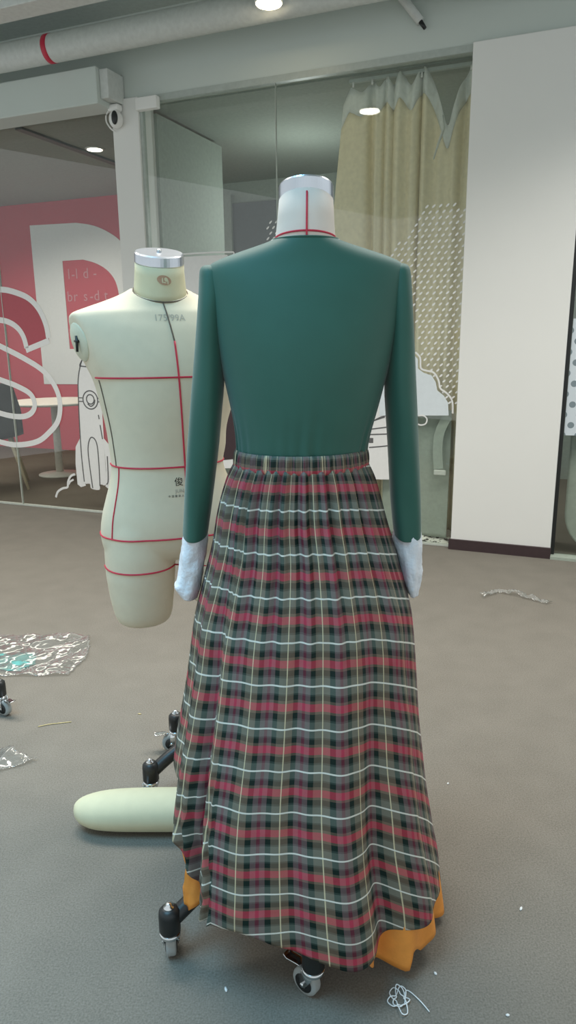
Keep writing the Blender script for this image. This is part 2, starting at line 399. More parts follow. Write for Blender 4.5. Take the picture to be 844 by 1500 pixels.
obj('lamp_disc', lathe(bmesh.new(), [(.058, -.008), (.058, -.004)]), emit('recessed_glow', (255, 246, 226), 5), t)

# security camera on the post
t = thing('security_camera', 'small white dome camera with a dark lens face on top of the post', 'camera', WF(-1.085, -.055, 2.50), -A)
bm = bx(bmesh.new(), -.045, .035, -.03, .028, .072, .112); obj('mount', bm, M['white_paint'], t, smooth=False, bevel=.014)
bm = bmesh.new(); bmesh.ops.create_uvsphere(bm, u_segments=24, v_segments=16, radius=.05)
for q in bm.verts: q.co = Vector((q.co.x*.85-.002, q.co.y*.9, q.co.z*1.05+.03))
obj('camera_body', bm, M['white_paint'], t)
bm = bmesh.new(); bmesh.ops.create_uvsphere(bm, u_segments=20, v_segments=12, radius=.03)
for q in bm.verts: q.co = Vector((q.co.x*.72+.012, q.co.y*.45-.036, q.co.z*1.3+.03))
obj('lens_face', bm, M['black'], t)
obj('cable', tube(bmesh.new(), catmull([(-.035, .01, .10), (-.075, .01, .07), (-.08, .01, .03), (-.055, .01, -.01), (-.03, .02, -.03)]), .005, n=8), M['white_paint'], t)

# ------------------------------------------------------------------ graphics on the glass (films) and on the red wall
G = {"S_top":[[-2.371,1.58],[-2.182,1.574],[-2.062,1.551],[-1.946,1.506],[-1.866,1.431],[-1.818,1.329],[-1.805,1.236]],"S_cap":[[-1.801,1.218],[-2.015,1.153]],"S_in_top":[[-2.402,1.372],[-2.212,1.364],[-2.121,1.339],[-2.059,1.296],[-2.023,1.239],[-2.007,1.168]],"S_mid":[[-2.421,1.243],[-2.237,1.178],[-2.029,1.091],[-1.874,1.006],[-1.783,0.897],[-1.754,0.778],[-1.786,0.655],[-1.875,0.568],[-1.99,0.498],[-2.173,0.465],[-2.335,0.478],[-2.528,0.532]],"S_in_bot":[[-2.459,0.992],[-2.271,0.939],[-2.141,0.902],[-2.016,0.845],[-1.982,0.772],[-2.014,0.712],[-2.087,0.68],[-2.19,0.677],[-2.305,0.694],[-2.497,0.74]],"film":[[-2.371,1.58],[-2.182,1.574],[-2.062,1.551],[-1.946,1.506],[-1.866,1.431],[-1.818,1.329],[-1.801,1.218],[-2.015,1.153],[-2.023,1.239],[-2.059,1.296],[-2.121,1.339],[-2.212,1.364],[-2.402,1.372]],"film2":[[-2.0,1.082],[-1.818,1.145],[-1.80,1.0],[-1.874,1.006]],"rk_body":[[-1.494,1.142],[-1.542,1.064],[-1.576,0.957],[-1.587,0.839],[-1.597,0.623],[-1.601,0.402],[-1.595,0.223],[-1.548,0.211],[-1.539,0.176],[-1.468,0.171],[-1.459,0.212],[-1.405,0.221],[-1.4,0.413],[-1.396,0.654],[-1.394,0.866],[-1.395,0.982],[-1.409,1.074],[-1.443,1.142],[-1.468,1.174]],"rk_finl":[[-1.599,0.545],[-1.648,0.474],[-1.661,0.349],[-1.658,0.199],[-1.629,0.18],[-1.586,0.193],[-1.593,0.303],[-1.602,0.452]],"rk_finr":[[-1.4,0.548],[-1.357,0.502],[-1.348,0.415],[-1.354,0.268],[-1.385,0.182],[-1.413,0.2],[-1.397,0.315]],"cl1":[[-1.867,0.086],[-1.844,0.13],[-1.797,0.159],[-1.752,0.172],[-1.742,0.213],[-1.713,0.256],[-1.674,0.273]],"cl2":[[-1.738,0.193],[-1.723,0.215],[-1.691,0.232]],"panel":[[-.925,1.722],[-0.718,1.72],[-0.388,1.716],[-0.356,1.683],[-0.369,1.325],[0.008,1.318],[0.004,1.035],[0.665,1.039],[0.757,1.04],[0.776,0.391],[0.602,0.38],[-0.39,0.393],[-.925,0.34]],"screen":[[-0.568,0.946],[-0.314,0.949],[-0.329,0.46],[-0.591,0.423]],"cloud":[[0.583,1.109],[0.786,1.116],[0.81,1.093],[0.812,1.04],[0.844,1.017],[0.891,1.002],[0.916,0.964],[0.926,0.919],[0.965,0.889],[0.99,0.851],[0.997,0.778],[0.59,0.765]],"cl_line":[[0.794,1.131],[0.822,1.101],[0.828,1.044],[0.859,1.029],[0.902,1.018],[0.931,0.976],[0.944,0.93],[0.984,0.901],[1.013,0.859],[1.019,0.79]],"loop":[[0.821,0.772],[0.853,0.773],[0.873,0.754],[0.866,0.727],[0.839,0.718],[0.815,0.725]],"dots":[[0.534,1.552],[0.843,1.915],[1.044,1.897],[1.037,0.821],[0.986,0.858],[0.957,0.912],[0.923,0.98],[0.851,1.033],[0.829,1.108],[0.807,1.191],[0.766,1.378],[0.75,1.525]],"dots2":[[-0.124,1.912],[0.226,1.888],[0.226,1.583],[-0.131,1.598]],"pl1":[[0.549,0.732],[0.623,0.758]],"pl2":[[0.541,0.683],[0.673,0.704]],"pl3":[[0.529,0.65],[0.675,0.66]],"pl4":[[0.53,0.572],[0.622,0.584],[0.676,0.595]]}
H_ = {"D_out":[[-3.947,2.421],[-3.337,2.408],[-3.125,2.368],[-2.937,2.29],[-2.795,2.19],[-2.677,2.013],[-2.635,1.678],[-2.699,1.269],[-2.857,0.989],[-3.136,0.807],[-3.414,0.745],[-3.836,0.739]],"D_in":[[-3.553,2.041],[-3.286,2.042],[-3.134,2.001],[-2.994,1.927],[-2.894,1.808],[-2.858,1.617],[-2.892,1.411],[-3.011,1.238],[-3.196,1.132],[-3.55,1.12]]}
def film(bm, pts, d, th=.0015):
    vs = [bm.verts.new((u, d-th, z)) for u, z in pts]; f = bm.faces.new(vs)
    r = bmesh.ops.extrude_face_region(bm, geom=[f]); bmesh.ops.translate(bm, verts=[e for e in r['geom'] if isinstance(e, bmesh.types.BMVert)], vec=(0, th, 0))
    return bm
def stroke(bm, pts, wd, d, th=.0015, k=6, closed=False, smooth=True):
    P2 = [(u, 0, z) for u, z in pts]
    c = catmull(P2, k, closed) if smooth else [Vector(p) for p in P2]
    n = len(c); L, Rr = [], []
    for i in range(n):
        a = c[(i-1) % n] if closed else c[max(i-1, 0)]; b = c[(i+1) % n] if closed else c[min(i+1, n-1)]
        t = (b-a).normalized(); nn = Vector((-t.z, 0, t.x))*wd/2
        L.append(c[i]+nn); Rr.append(c[i]-nn)
    def q(p, dd): return bm.verts.new((p.x, dd, p.z))
    A1 = [q(p, d-th) for p in L]; A2 = [q(p, d-th) for p in Rr]; B1 = [q(p, d) for p in L]; B2 = [q(p, d) for p in Rr]
    for i in range(n if closed else n-1):
        j = (i+1) % n
        bm.faces.new((A1[i], A1[j], A2[j], A2[i])); bm.faces.new((B1[i], B2[i], B2[j], B1[j]))
        bm.faces.new((A1[i], B1[i], B1[j], A1[j])); bm.faces.new((A2[i], A2[j], B2[j], B2[i]))
    return bm
def sm(pts, k=5): return [(p.x, p.z) for p in catmull([(u, 0, z) for u, z in pts], k, True)]
GF = .0085   # film plane, on the room side of the panes
def decal(name, label, cat, u0, z0): return thing(name, label, cat, WF(u0, GF, z0), -A), (u0, GF, z0)
def dp(name, bm, m, t):
    root, o0 = t
    for q in bm.verts: q.co -= Vector(o0)
    return obj(name, bm, m, root, smooth=False)
# the S
t = decal('letter_decal', 'large red letter S film with white outline on the left glass', 'window decal', -2.1, .46)
bm = bmesh.new()
for k in ('S_top', 'S_in_top', 'S_mid', 'S_in_bot'): stroke(bm, G[k], .04, GF)
stroke(bm, G['S_cap'], .04, GF, smooth=False)
dp('outline', bm, M['vinyl'], t)
M['red_film'] = mat('red_window_film', (172, 74, 84), .5, var=.02)
bm = film(bmesh.new(), G['film'], GF+.001, .001)
dp('red_fill', bm, M['red_film'], t)
# rocket
t = decal('rocket_decal', 'white rocket sticker with thin grey outlines on the glass beside the male torso', 'window decal', -1.5, .17)
bm = film(bmesh.new(), sm(G['rk_body'], 3), GF, .0015); dp('rocket_body', bm, M['vinyl'], t)
bm = film(bmesh.new(), G['rk_finl'], GF, .0012); dp('fin', bm, M['vinyl'], t)
bm = film(bmesh.new(), G['rk_finr'], GF, .0012); dp('fin', bm, M['vinyl'], t)
bm = bmesh.new(); e = GF-.0014; lw = .008
stroke(bm, G['rk_body'][:7], lw, e); stroke(bm, [(-1.49, 1.145), (-1.555, 1.05)], lw, e); stroke(bm, [(-1.558, 1.045), (-1.50, 1.04)], lw, e)
circ = lambda cu, cz, r: [(cu+r*math.cos(a*math.pi/10), cz+r*1.02*math.sin(a*math.pi/10)) for a in range(20)]
stroke(bm, circ(-1.487, .812, .062), lw, e, closed=True); stroke(bm, circ(-1.487, .816, .032), lw, e, closed=True)
stroke(bm, [(-1.512, .785), (-1.487, .768), (-1.458, .785), (-1.448, .815)], lw, e)
for uu in (-1.587, -1.425):
    for zz in (.80, .825): stroke(bm, [(uu, zz), (uu+.035, zz)], lw*.8, e)
stroke(bm, [(-1.525, .18), (-1.54, .40), (-1.535, .49), (-1.51, .545), (-1.478, .54), (-1.458, .49), (-1.455, .36), (-1.46, .2)], lw, e)
stroke(bm, [(-1.428, .71), (-1.424, .68)], lw, e); stroke(bm, [(-1.42, .64), (-1.408, .54)], lw, e)
stroke(bm, [(-1.378, .42), (-1.385, .25), (-1.402, .215)], lw, e)
dp('outline', bm, M['vinyl_line'], t)
bm = bmesh.new(); stroke(bm, G['cl1'], .016, GF); stroke(bm, G['cl2'], .014, GF)
t = decal('smoke_decal', 'white curled smoke line sticker below the rocket on the glass', 'window decal', -1.77, .086); dp('smoke_line', bm, M['vinyl'], t)
# white illustration panel
t = decal('illustration_decal', 'large pale illustration film on the middle glass behind the plaid skirt', 'window decal', -.2, .33)
dp('panel', film(bmesh.new(), G['panel'], GF, .0012), M['vinyl'], t)
dp('dark_panel', film(bmesh.new(), G['screen'], GF-.0011, .0012), M['vinyl_dark'], t)
bm = bmesh.new()
for k in ('pl1', 'pl2', 'pl3', 'pl4'): stroke(bm, G[k], .007, GF-.0011)
stroke(bm, [(.55, .73), (.60, .757), (.67, .776)], .006, GF-.0011); stroke(bm, [(.655, .74), (.655, 1.0)], .004, GF-.0011)
film(bm, [(.525, .60), (.555, .60), (.555, .63), (.525, .63)], GF-.0011)
dp('outline', bm, M['vinyl_line'], t)
bm = bmesh.new(); stroke(bm, [(-.925, 1.735), (-.72, 1.735), (-.38, 1.731), (-.342, 1.69), (-.35, 1.4)], .01, GF, k=3); dp('border_line', bm, M['vinyl'], t)
t = decal('cloud_decal', 'pale blue stepped cloud sticker on the glass right of the green sleeve', 'window decal', .8, .72)
dp('cloud_shape', film(bmesh.new(), G['cloud'], GF-.002, .0012), M['vinyl_blue'], t)
bm = bmesh.new(); stroke(bm, G['cl_line'], .010, GF-.002); stroke(bm, G['loop'], .008, GF-.002); dp('outline', bm, M['vinyl'], t)
# halftone dash film
def inside(p, poly):
    c = False; n = len(poly)
    for i in range(n):
        (x1, y1), (x2, y2) = poly[i], poly[i-1]
        if (y1 > p[1]) != (y2 > p[1]) and p[0] < (x2-x1)*(p[1]-y1)/(y2-y1)+x1: c = not c
    return c
def dashes(poly, pitch=(.0372, .0300)):
    bm = bmesh.new(); us = [q[0] for q in poly]; zs = [q[1] for q in poly]
    zi = int((max(zs)-min(zs))/pitch[1])+2
    for j in range(zi):
        z = min(zs)+j*pitch[1]
        for i in range(-2, int((max(us)-min(us))/pitch[0])+3):
            u = min(us)+i*pitch[0]+(j % 2)*pitch[0]*.5
            if not inside((u, z), poly): continue
            a = R(42); ax = Vector((math.cos(a), math.sin(a))); nx = Vector((-ax.y, ax.x)); l, h = .0120, .0052
            pts = []
            for k in range(8):
                t_ = k*math.pi/4; q = ax*l*math.cos(t_)+nx*h*math.sin(t_); pts.append((u+q.x, z+q.y))
            film(bm, pts, GF, .0008)
    return bm
t = decal('dash_pattern_decal', 'white halftone dash pattern film on the glass over the beige curtain', 'window decal', .85, .82); dp('dashes', dashes(G['dots']), M['vinyl'], t)
t = decal('dash_pattern_decal', 'small patch of white halftone dashes on the glass left of the green form neck', 'window decal', 0, 1.58); dp('dashes', dashes(G['dots2']), M['vinyl'], t)
# spotted film, far right
t = decal('spotted_decal', 'pale blue film with grey spots on the glass right of the pillar', 'window decal', 2.0, .69)
dp('film', film(bmesh.new(), [(1.619, .69), (3.1, .69), (3.1, 1.30), (1.619, 1.30)], GF, .0012), polka(), t)
# D on the red wall
t = thing('letter_sign', 'huge white letter D on the red wall behind the left glass', 'wall letter', WF(-3.4, 2.398, .74), -A)
bm = bmesh.new()
outer = [(-3.947, .74)]+[tuple(H_['D_out'][0])]+[(p.x, p.z) for p in catmull([(a, 0, b) for a, b in H_['D_out'][1:11]], 4)]
inner = [(-3.55, 1.125)]+[tuple(H_['D_in'][0])]+[(p.x, p.z) for p in catmull([(a, 0, b) for a, b in H_['D_in'][1:9]], 4)]
from mathutils.geometry import tessellate_polygon
def holed(bm, outer, inner, d, th):
    pl = [[Vector((u, z, 0)) for u, z in outer], [Vector((u, z, 0)) for u, z in inner]]
    allp = pl[0]+pl[1]; tri = tessellate_polygon(pl)
    F = [bm.verts.new((p.x, d-th, p.y)) for p in allp]; Bk = [bm.verts.new((p.x, d, p.y)) for p in allp]
    for a, b, c in tri: bm.faces.new((F[a], F[b], F[c])); bm.faces.new((Bk[c], Bk[b], Bk[a]))
    for off, n in ((0, len(outer)), (len(outer), len(inner))):
        for i in range(n):
            j = (i+1) % n; bm.faces.new((F[off+i], F[off+j], Bk[off+j], Bk[off+i]))
holed(bm, outer, inner, 2.398, .004)
for q in bm.verts: q.co -= Vector((-3.4, 2.398, .74))
obj('letter_face', bm, M['vinyl'], t, smooth=False)
def walltext(body, u, z, size, label):
    t = thing('wall_lettering', label, 'lettering', WF(u, 2.398, z), -A); x = 0
    for ch in body:
        if ch != ' ':
            bm = textmesh(ch, size, 'LEFT')
            for q in bm.verts: q.co = Vector((q.co.x+x, -.002, q.co.y))
            obj('letter', bm, M['chalk'], t, smooth=False)
        x += size*(.32 if ch in ' l' else .36 if ch == '-' else .55)
walltext('l-l d -', -3.50, 1.90, .15, 'upper faint line of pale writing inside the white letter D')
walltext('br s-d t', -3.53, 1.67, .15, 'lower faint line of pale writing inside the white letter D')

# ------------------------------------------------------------------ behind the glass: curtain, table, chair
def curtain():
    t = thing('curtain', 'beige floor length curtain sagging from its hooks behind the glass', 'curtain', WF(.65, .16, 0), -A)
    top = [(.30, 2.50), (.345, 2.58), (.365, 2.575), (.42, 2.55), (.475, 2.60), (.52, 2.56), (.56, 2.61), (.60, 2.565), (.636, 2.62), (.70, 2.55), (.752, 2.635), (.80, 2.585), (.86, 2.44), (.90, 2.33), (.93, 2.42), (.965, 2.53), (1.02, 2.61), (1.06, 2.62)]
    CF = [(.47, .075, .020), (.552, .040, .010), (.60, .034, .009), (.672, .035, .022), (.75, .06, .009), (.83, .035, .022), (.90, .06, .03), (.985, .04, .016), (.385, -.025, .05), (.51, -.022, .016), (.577, -.018, .012), (.635, -.022, .016), (.715, -.024, .02), (.78, -.03, .016), (.945, -.026, .02), (1.03, -.02, .02)]
    nu, nv = 260, 60
    def P(i, j):
        u = .30+.76*i/nu; zt = smooth_tab(top, u); s = j/nv; z = zt-(zt-.05)*s
        lx = u-.10*min(1, s*2.2)*max(0, (.42-u)/.12)      # left edge spreads downwards
        fold = sum(a_*math.exp(-((u+.01*math.sin(s*4)*(u > .5)-c_)/w_)**2) for c_, a_, w_ in CF)
        sag = -.05*math.exp(-((u-.90)/.05)**2)*math.exp(-s*4)
        return Vector((lx-.65, fold*(.5+.6*s)+sag+.02*math.sin(s*5+u*8), z))
    bm = bmesh.new(); g = [[bm.verts.new(P(i, j)) for i in range(nu+1)] for j in range(3, nv+1)]
    for a, b in zip(g, g[1:]):
        for i in range(nu): bm.faces.new((a[i], a[i+1], b[i+1], b[i]))
    obj('cloth', bm, M['curtain'], t, solid=.003)
    bm = bmesh.new(); g = [[bm.verts.new(P(i, j)+Vector((0, -.002, 0))) for i in range(nu+1)] for j in range(0, 4)]
    for a, b in zip(g, g[1:]):
        for i in range(nu): bm.faces.new((a[i], a[i+1], b[i+1], b[i]))
    obj('header_tape', bm, M['curtain_hdr'], t, solid=.003)
    # torn tape hanging down from the sag
    bm = bmesh.new(); tube(bm, catmull([(.235, -.07, 2.35), (.245, -.08, 2.30), (.215, -.08, 2.22), (.205, -.085, 2.17)]), [.016, .018, .016, .012]*5, n=8, flat=.25) if False else tube(bm, [(.235, -.07, 2.36), (.245, -.08, 2.30), (.215, -.08, 2.22), (.195, -.085, 2.15)], [.016, .020, .018, .010], n=8, flat=.25)
    obj('loose_tape', bm, M['curtain_hdr'], t)
    obj('rail', bx(bmesh.new(), -.31, .41, -.012, .012, 2.605, 2.622), M['frame'], t, smooth=False)
    for u in (.365, .475, .56, .636, .752, 1.015): obj('hook', tube(bmesh.new(), [(u-.65, -.01, 2.605), (u-.65, -.015, 2.58)], .006, n=8), M['white_paint'], t)
    # tie band fallen at its lower part
    return t
curtain()
# grey-green cloth hanging lower down behind the glass (right of the sleeve)
def hanging(name, label, u0, u1, z0, z1, d, m, fr, amp, rnd=0):
    bm = bmesh.new(); nu, nv = 60, 30; g = []
    for j in range(nv+1):
        s = j/nv; row = []
        for i in range(nu+1):
            a = i/nu; u = u0+(u1-u0)*a; z = z1-(z1-z0)*s
            if rnd:
                zc = z-z0
                if zc < rnd: u = u+(1-a)*(rnd-math.sqrt(max(0, rnd*rnd-(rnd-zc)**2)))*.8
            row.append(bm.verts.new((u-u0, amp*math.sin(u*fr+s*1.5)+.4*amp*math.sin(u*fr*2.3+s*3), z-z0)))
        g.append(row)
    for a, b in zip(g, g[1:]):
        for i in range(nu): bm.faces.new((a[i], a[i+1], b[i+1], b[i]))
    o = obj(name, bm, m, None, loc=WF(u0, d, z0), rotz=-A, solid=.003); tag(o, label, 'curtain'); return o
hanging('cloth_hanging', 'grey green cloth hanging behind the glass under the cloud sticker', .60, 1.0, .03, .80, .08, M['green_curtain'], 14, .010)
bm = bmesh.new(); stroke(bm, [(.02, .51), (-.02, .42), (-.03, .32), (-.02, .20)], .055, 0, th=.006)
o = obj('sash_tie', bm, M['green_curtain'], None, loc=WF(.965, .045, .26), rotz=-A, smooth=False); tag(o, 'grey green sash hanging against the cloth beside the pillar', 'sash')
bm = bx(bmesh.new(), -.035, .035, -.008, .008, 0, .03); o = obj('white_tab', bm, M['curtain_hdr'], None, loc=WF(.955, .032, .425), rotz=-A, smooth=False, bevel=.004); tag(o, 'small white tab at the end of the grey green sash', 'tab')
hanging('curtain', 'grey green curtain bunched behind the spotted glass right of the pillar', 1.655, 2.4, .03, .95, .10, M['green_curtain'], 9, .012, rnd=.22)
# printed scrap on the floor behind the glass
bm = bmesh.new(); nu, nv = 36, 10; g = []
for j in range(nv+1):
    row = []
    for i in range(nu+1):
        u = i/nu*.36; y = j/nv*.09
        row.append(bm.verts.new((u, y-.0, .006+.045*(j/nv)**1.3+.018*abs(mnoise.noise(Vector((u*22, y*30, 3)))) - (.03*(j/nv) if u > .2 else 0))))
    g.append(row)
for a, b in zip(g, g[1:]):
    for i in range(nu): bm.faces.new((a[i], a[i+1], b[i+1], b[i]))
o = obj('cloth_scrap', bm, M['scrap'], None, loc=WF(.68, .035, .001), rotz=-A, solid=.003); tag(o, 'crumpled white cloth with dark print lying at the foot of the glass', 'cloth')
# round table
tp = Vector((-2.13, 6.55, 0))
t = thing('round_table', 'small round pedestal table behind the left glass', 'table', tp)
obj('tabletop', lathe(bmesh.new(), [(.40, .66), (.42, .667), (.42, .68), (.40, .685)], 40), M['table_white'], t)
obj('pedestal', lathe(bmesh.new(), [(.035, .015), (.033, .66)]), M['table_white'], t)
obj('base', lathe(bmesh.new(), [(.19, 0), (.19, .01), (.05, .02), (.036, .03)], 36), M['table_white'], t)
# shell chair
t = thing('shell_chair', 'dark shell chair with splayed pale legs behind the left glass', 'chair', (-2.47, 5.98, 0), R(20))
bm = bmesh.new(); nu, nv = 16, 18; g = []
for j in range(nv+1):
    s = j/nv; row = []
    for i in range(nu+1):
        a = (i/nu-.5)*2
        if s < .5: y = .22-.44*s*2*.9; z = .44-.03*math.sin(s*2*math.pi); 
        else:
            q = (s-.5)*2; y = -.176-.05*q-.03*q*q; z = .44+.44*q
        wd = .23*(1-.25*max(0, s-.7)/.3)
        row.append(bm.verts.new((a*wd, y+.06*a*a*(s), z+.05*a*a*(1-abs(s-.5)))))
    g.append(row)
for a, b in zip(g, g[1:]):
    for i in range(nu): bm.faces.new((a[i], a[i+1], b[i+1], b[i]))
obj('shell', bm, M['darkchair'], t, solid=.012)
for sx in (-1, 1):
    for sy in (-1, 1): obj('leg', tube(bmesh.new(), [(sx*.12, sy*.11, .43), (sx*.23, sy*.21, 0)], [.018, .012], n=10), M['wood'], t)

# ------------------------------------------------------------------ castered stands
def stand(root, hub, casters, pole_top, pole_xy=None, arms=True):
    """star base with curved arms; casters: list of (x, y, swivel, offset) in root-local coordinates"""
    hx, hy = hub; px, py = pole_xy or hub
    obj('hub', lathe(bmesh.new(), [(.03, .10), (.045, .115), (.045, .165), (.03, .185), (.022, .19)], origin=(hx, hy, 0)), M['black'], root)
    obj('pole', tube(bmesh.new(), [(hx, hy, .14), (px, py, pole_top)], .017, n=16), M['chrome'], root)
    for (x, y, sw) in casters:
        dx, dy = x-hx, y-hy; L = math.hypot(dx, dy); ux, uy = dx/L, dy/L
        pts = catmull([(hx+ux*.03, hy+uy*.03, .150), (hx+dx*.45, hy+dy*.45, .152), (hx+dx*.75, hy+dy*.75, .128), (x-ux*.012, y-uy*.012, .095)], 5)
        obj('base_arm', tube(bmesh.new(), pts, .017, n=14, flat=1.0), M['black'], root)
        ch = obj('caster', lathe(bmesh.new(), [(.019, .066), (.0215, .071), (.0215, .106), (.0205, .115), (.015, .121), (.010, .123)], origin=(0, 0, 0)), M['black'], root, loc=(x, y, 0))
        obj('cap_nut', lathe(bmesh.new(), [(.011, .121), (.011, .125), (.006, .127), (.006, .131), (.003, .133)], 14), M['chrome'], ch)
        c, s_ = math.cos(sw), math.sin(sw); tr = Vector((c, s_, 0)); sd = Vector((-s_, c, 0))   # rolling direction, axle
        wc = tr*-.016+Vector((0, 0, .028))
        obj('wheel', lathe(bmesh.new(), [(.010, -.010), (.020, -.0105), (.0265, -.009), (.028, -.006), (.028, .006), (.0265, .009), (.020, .0105), (.010, .010)], 32, origin=wc, axis=sd), M['tyre'], ch)
        obj('wheel_hub', lathe(bmesh.new(), [(.0035, -.0125), (.019, -.0115), (.019, .0115), (.0035, .0125)], 24, origin=wc, axis=sd), M['black'], ch)
        bm = lathe(bmesh.new(), [(.020, .058), (.0215, .060), (.0215, .067), (.017, .068)])
        for k in (-1, 1):
            o_ = sd*k*.0145
            a, b_ = o_+Vector((0, 0, .062))+tr*.014, o_+Vector((0, 0, .062))-tr*.018
            c_, d_ = o_+wc+tr*.006-Vector((0, 0, .005)), o_+wc-tr*.006-Vector((0, 0, .005))
            q = [bm.verts.new(p_+sd*.001*k2) for k2 in (-1, 1) for p_ in (a, b_, d_, c_)]
            for fc in ((0, 1, 2, 3), (7, 6, 5, 4), (0, 4, 5, 1), (1, 5, 6, 2), (2, 6, 7, 3), (3, 7, 4, 0)): bm.faces.new([q[i] for i in fc])
        q = tube(bm, [wc-sd*.0175, wc+sd*.0175], .004, n=10)
        obj('fork', bm, M['chrome'], ch)
        bm = bmesh.new(); a = wc-tr*.006+Vector((0, 0, .026))
        tube(bm, [a, a-tr*.014+Vector((0, 0, .006)), a-tr*.036+Vector((0, 0, .004)), a-tr*.044+Vector((0, 0, .009))], [.006, .011, .012, .011], n=10, flat=.16, updir=(0, 0, 1))
        obj('brake_lever', bm, M['chrome'], ch)

def ellipse_ring(cx, cy, z, a, bf, bb, n=64, p=2.0, tilt=0):
    out = []
    for k in range(n):
        th = 2*math.pi*k/n; s, c = math.sin(th), math.cos(th)
        x = a*math.copysign(abs(s)**(2/p), s); b = bf if c > 0 else bb; y = -b*math.copysign(abs(c)**(2/p), c)
        out.append((cx+x, cy+y, z+tilt*y))
    return out

# ------------------------------------------------------------------ female dress form
FX, FY = .034, 1.33
form = thing('dress_form', 'white female dress form on casters wearing the green top and plaid skirt', 'dress form', (FX, FY, 0))
FT = [(.99, .0, .112, .085), (1.027, -.005, .112, .088), (1.09, 0, .126, .095), (1.141, 0, .136, .098), (1.215, .001, .152, .094), (1.275, .002, .160, .083), (1.315, .002, .164, .070), (1.342, .002, .155, .062), (1.362, .002, .112, .056), (1.376, .002, .075, .053), (1.388, .002, .058, .051)]
rings = [ellipse_ring(c, 0, z, a, b, b) for z, c, a, b in [(.86, -.008, .14, .10), (.93, -.006, .125, .095)]+FT]
obj('torso', ringmesh(bmesh.new(), rings), M['white_form'], form)
# neck, back of it higher than the front (tilted away from the camera)
rings = [ellipse_ring(.002, 0, 1.375, .058, .052, .052), ellipse_ring(.002, .0, 1.392, .0525, .050, .050), ellipse_ring(.003, .004, 1.42, .050, .049, .049, tilt=-.12), ellipse_ring(.004, .010, 1.457, .0475, .048, .048, tilt=-.2)]
nk = obj('neck', ringmesh(bmesh.new(), rings), M['white_form'], form)
rings = [ellipse_ring(.004, .010, z, a, a, a, tilt=-.2) for z, a in ((1.451, .0465), (1.452, .0482), (1.474, .0478), (1.477, .0462))]
obj('neck_cap', ringmesh(bmesh.new(), rings), M['cap'], form, smooth=False, bevel=.0)
bm = tube(bmesh.new(), [(.003, -.0535, 1.382), (.003, -.0515, 1.395), (.0035, -.0462, 1.425), (.004, -.0395, 1.460)], .0016, n=8); obj('seam_tape', bm, M['tape_red'], form)
bm = tube(bmesh.new(), [(.002+.0532*math.sin(a), -.0512*math.cos(a), 1.388+.008*math.cos(a)) for a in [R(k) for k in range(-100, 101, 8)]], .0016, n=8); obj('seam_tape', bm, M['tape_red'], form)
stand(form, (-.018, .02), [(-.280, -.146, R(-80)), (.004, -.235, R(-40)), (.175, .03, R(20)), (.14, .24, R(40)), (-.15, .26, R(100))], 1.0, (-.004, 0))

# ------------------------------------------------------------------ green top
top = thing('green_top', 'dark green long sleeved top with white lace cuffs on the front dress form', 'top', (FX, FY, .7))
TT = [(.982, -.008, .121, .099), (1.027, -.006, .1225, .100), (1.06, -.003, .129, .104), (1.091, -.001, .1365, .107), (1.141, 0, .1475, .110), (1.18, .001, .157, .109), (1.215, .0015, .166, .106), (1.245, .002, .173, .100), (1.275, .002, .1775, .093), (1.30, .002, .180, .086), (1.322, .002, .183, .078), (1.338, .002, .181, .071), (1.350, .002, .167, .067), (1.360, .002, .140, .064), (1.370, .002, .108, .061), (1.379, .002, .078, .058), (1.385, .002, .061, .0565), (1.387, .002, .057, .0545), (1.385, .002, .0555, .053)]
rings = []
for z, c, a, b in TT:
    r = ellipse_ring(c, 0, z, a, b, b, n=120)
    r2 = []
    for k, (x, y, zz) in enumerate(r):
        g = max(0, (1.10-z)/.12); g = min(1, g)
        amp = .0034*g*(1+math.cos(k*2*math.pi/120*5))/2
        th = 2*math.pi*k/120
        dr = amp*(math.sin(th*34)+.6*math.sin(th*21+1))
        L = math.hypot(x-c, y); r2.append((x+(x-c)/L*dr, y+y/L*dr, zz-.7))
    rings.append(r2)
obj('bodice', ringmesh(bmesh.new(), rings, False, False), M['teal'], top, sub=1)
bm = tube(bmesh.new(), [(.002+.0585*math.sin(a), -.0560*math.cos(a), 1.386-.7) for a in [R(k) for k in range(0, 361, 10)]], .0018, n=8, cap=False); obj('neck_binding', bm, M['teal'], top)
SL = [(1.346, -.142, -.128, .016), (1.344, -.149, -.120, .026), (1.338, -.1525, -.114, .034), (1.33, -.1535, -.110, .039), (1.30, -.1555, -.108, .047), (1.275, -.158, -.110, .054), (1.215, -.1645, -.112, .055), (1.142, -.174, -.114, .053), (1.092, -.180, -.1215, .050), (1.028, -.188, -.128, .047), (.963, -.1955, -.1385, .044), (.896, -.201, -.149, .041), (.858, -.2055, -.156, .040), (.852, -.2055, -.1565, .040), (.853, -.2035, -.1585, .038)]
SR = [(1.345, .200, .211, .016), (1.343, .192, .218, .026), (1.337, .186, .2215, .034), (1.328, .184, .2235, .039), (1.30, .182, .226, .047), (1.271, .184, .2275, .054), (1.211, .184, .2325, .055), (1.138, .181, .2385, .053), (1.088, .185, .243, .050), (1.024, .191, .2475, .047), (.958, .195, .2525, .044), (.891, .2005, .257, .041), (.853, .206, .2585, .040), (.847, .206, .2585, .040), (.848, .208, .2565, .038)]
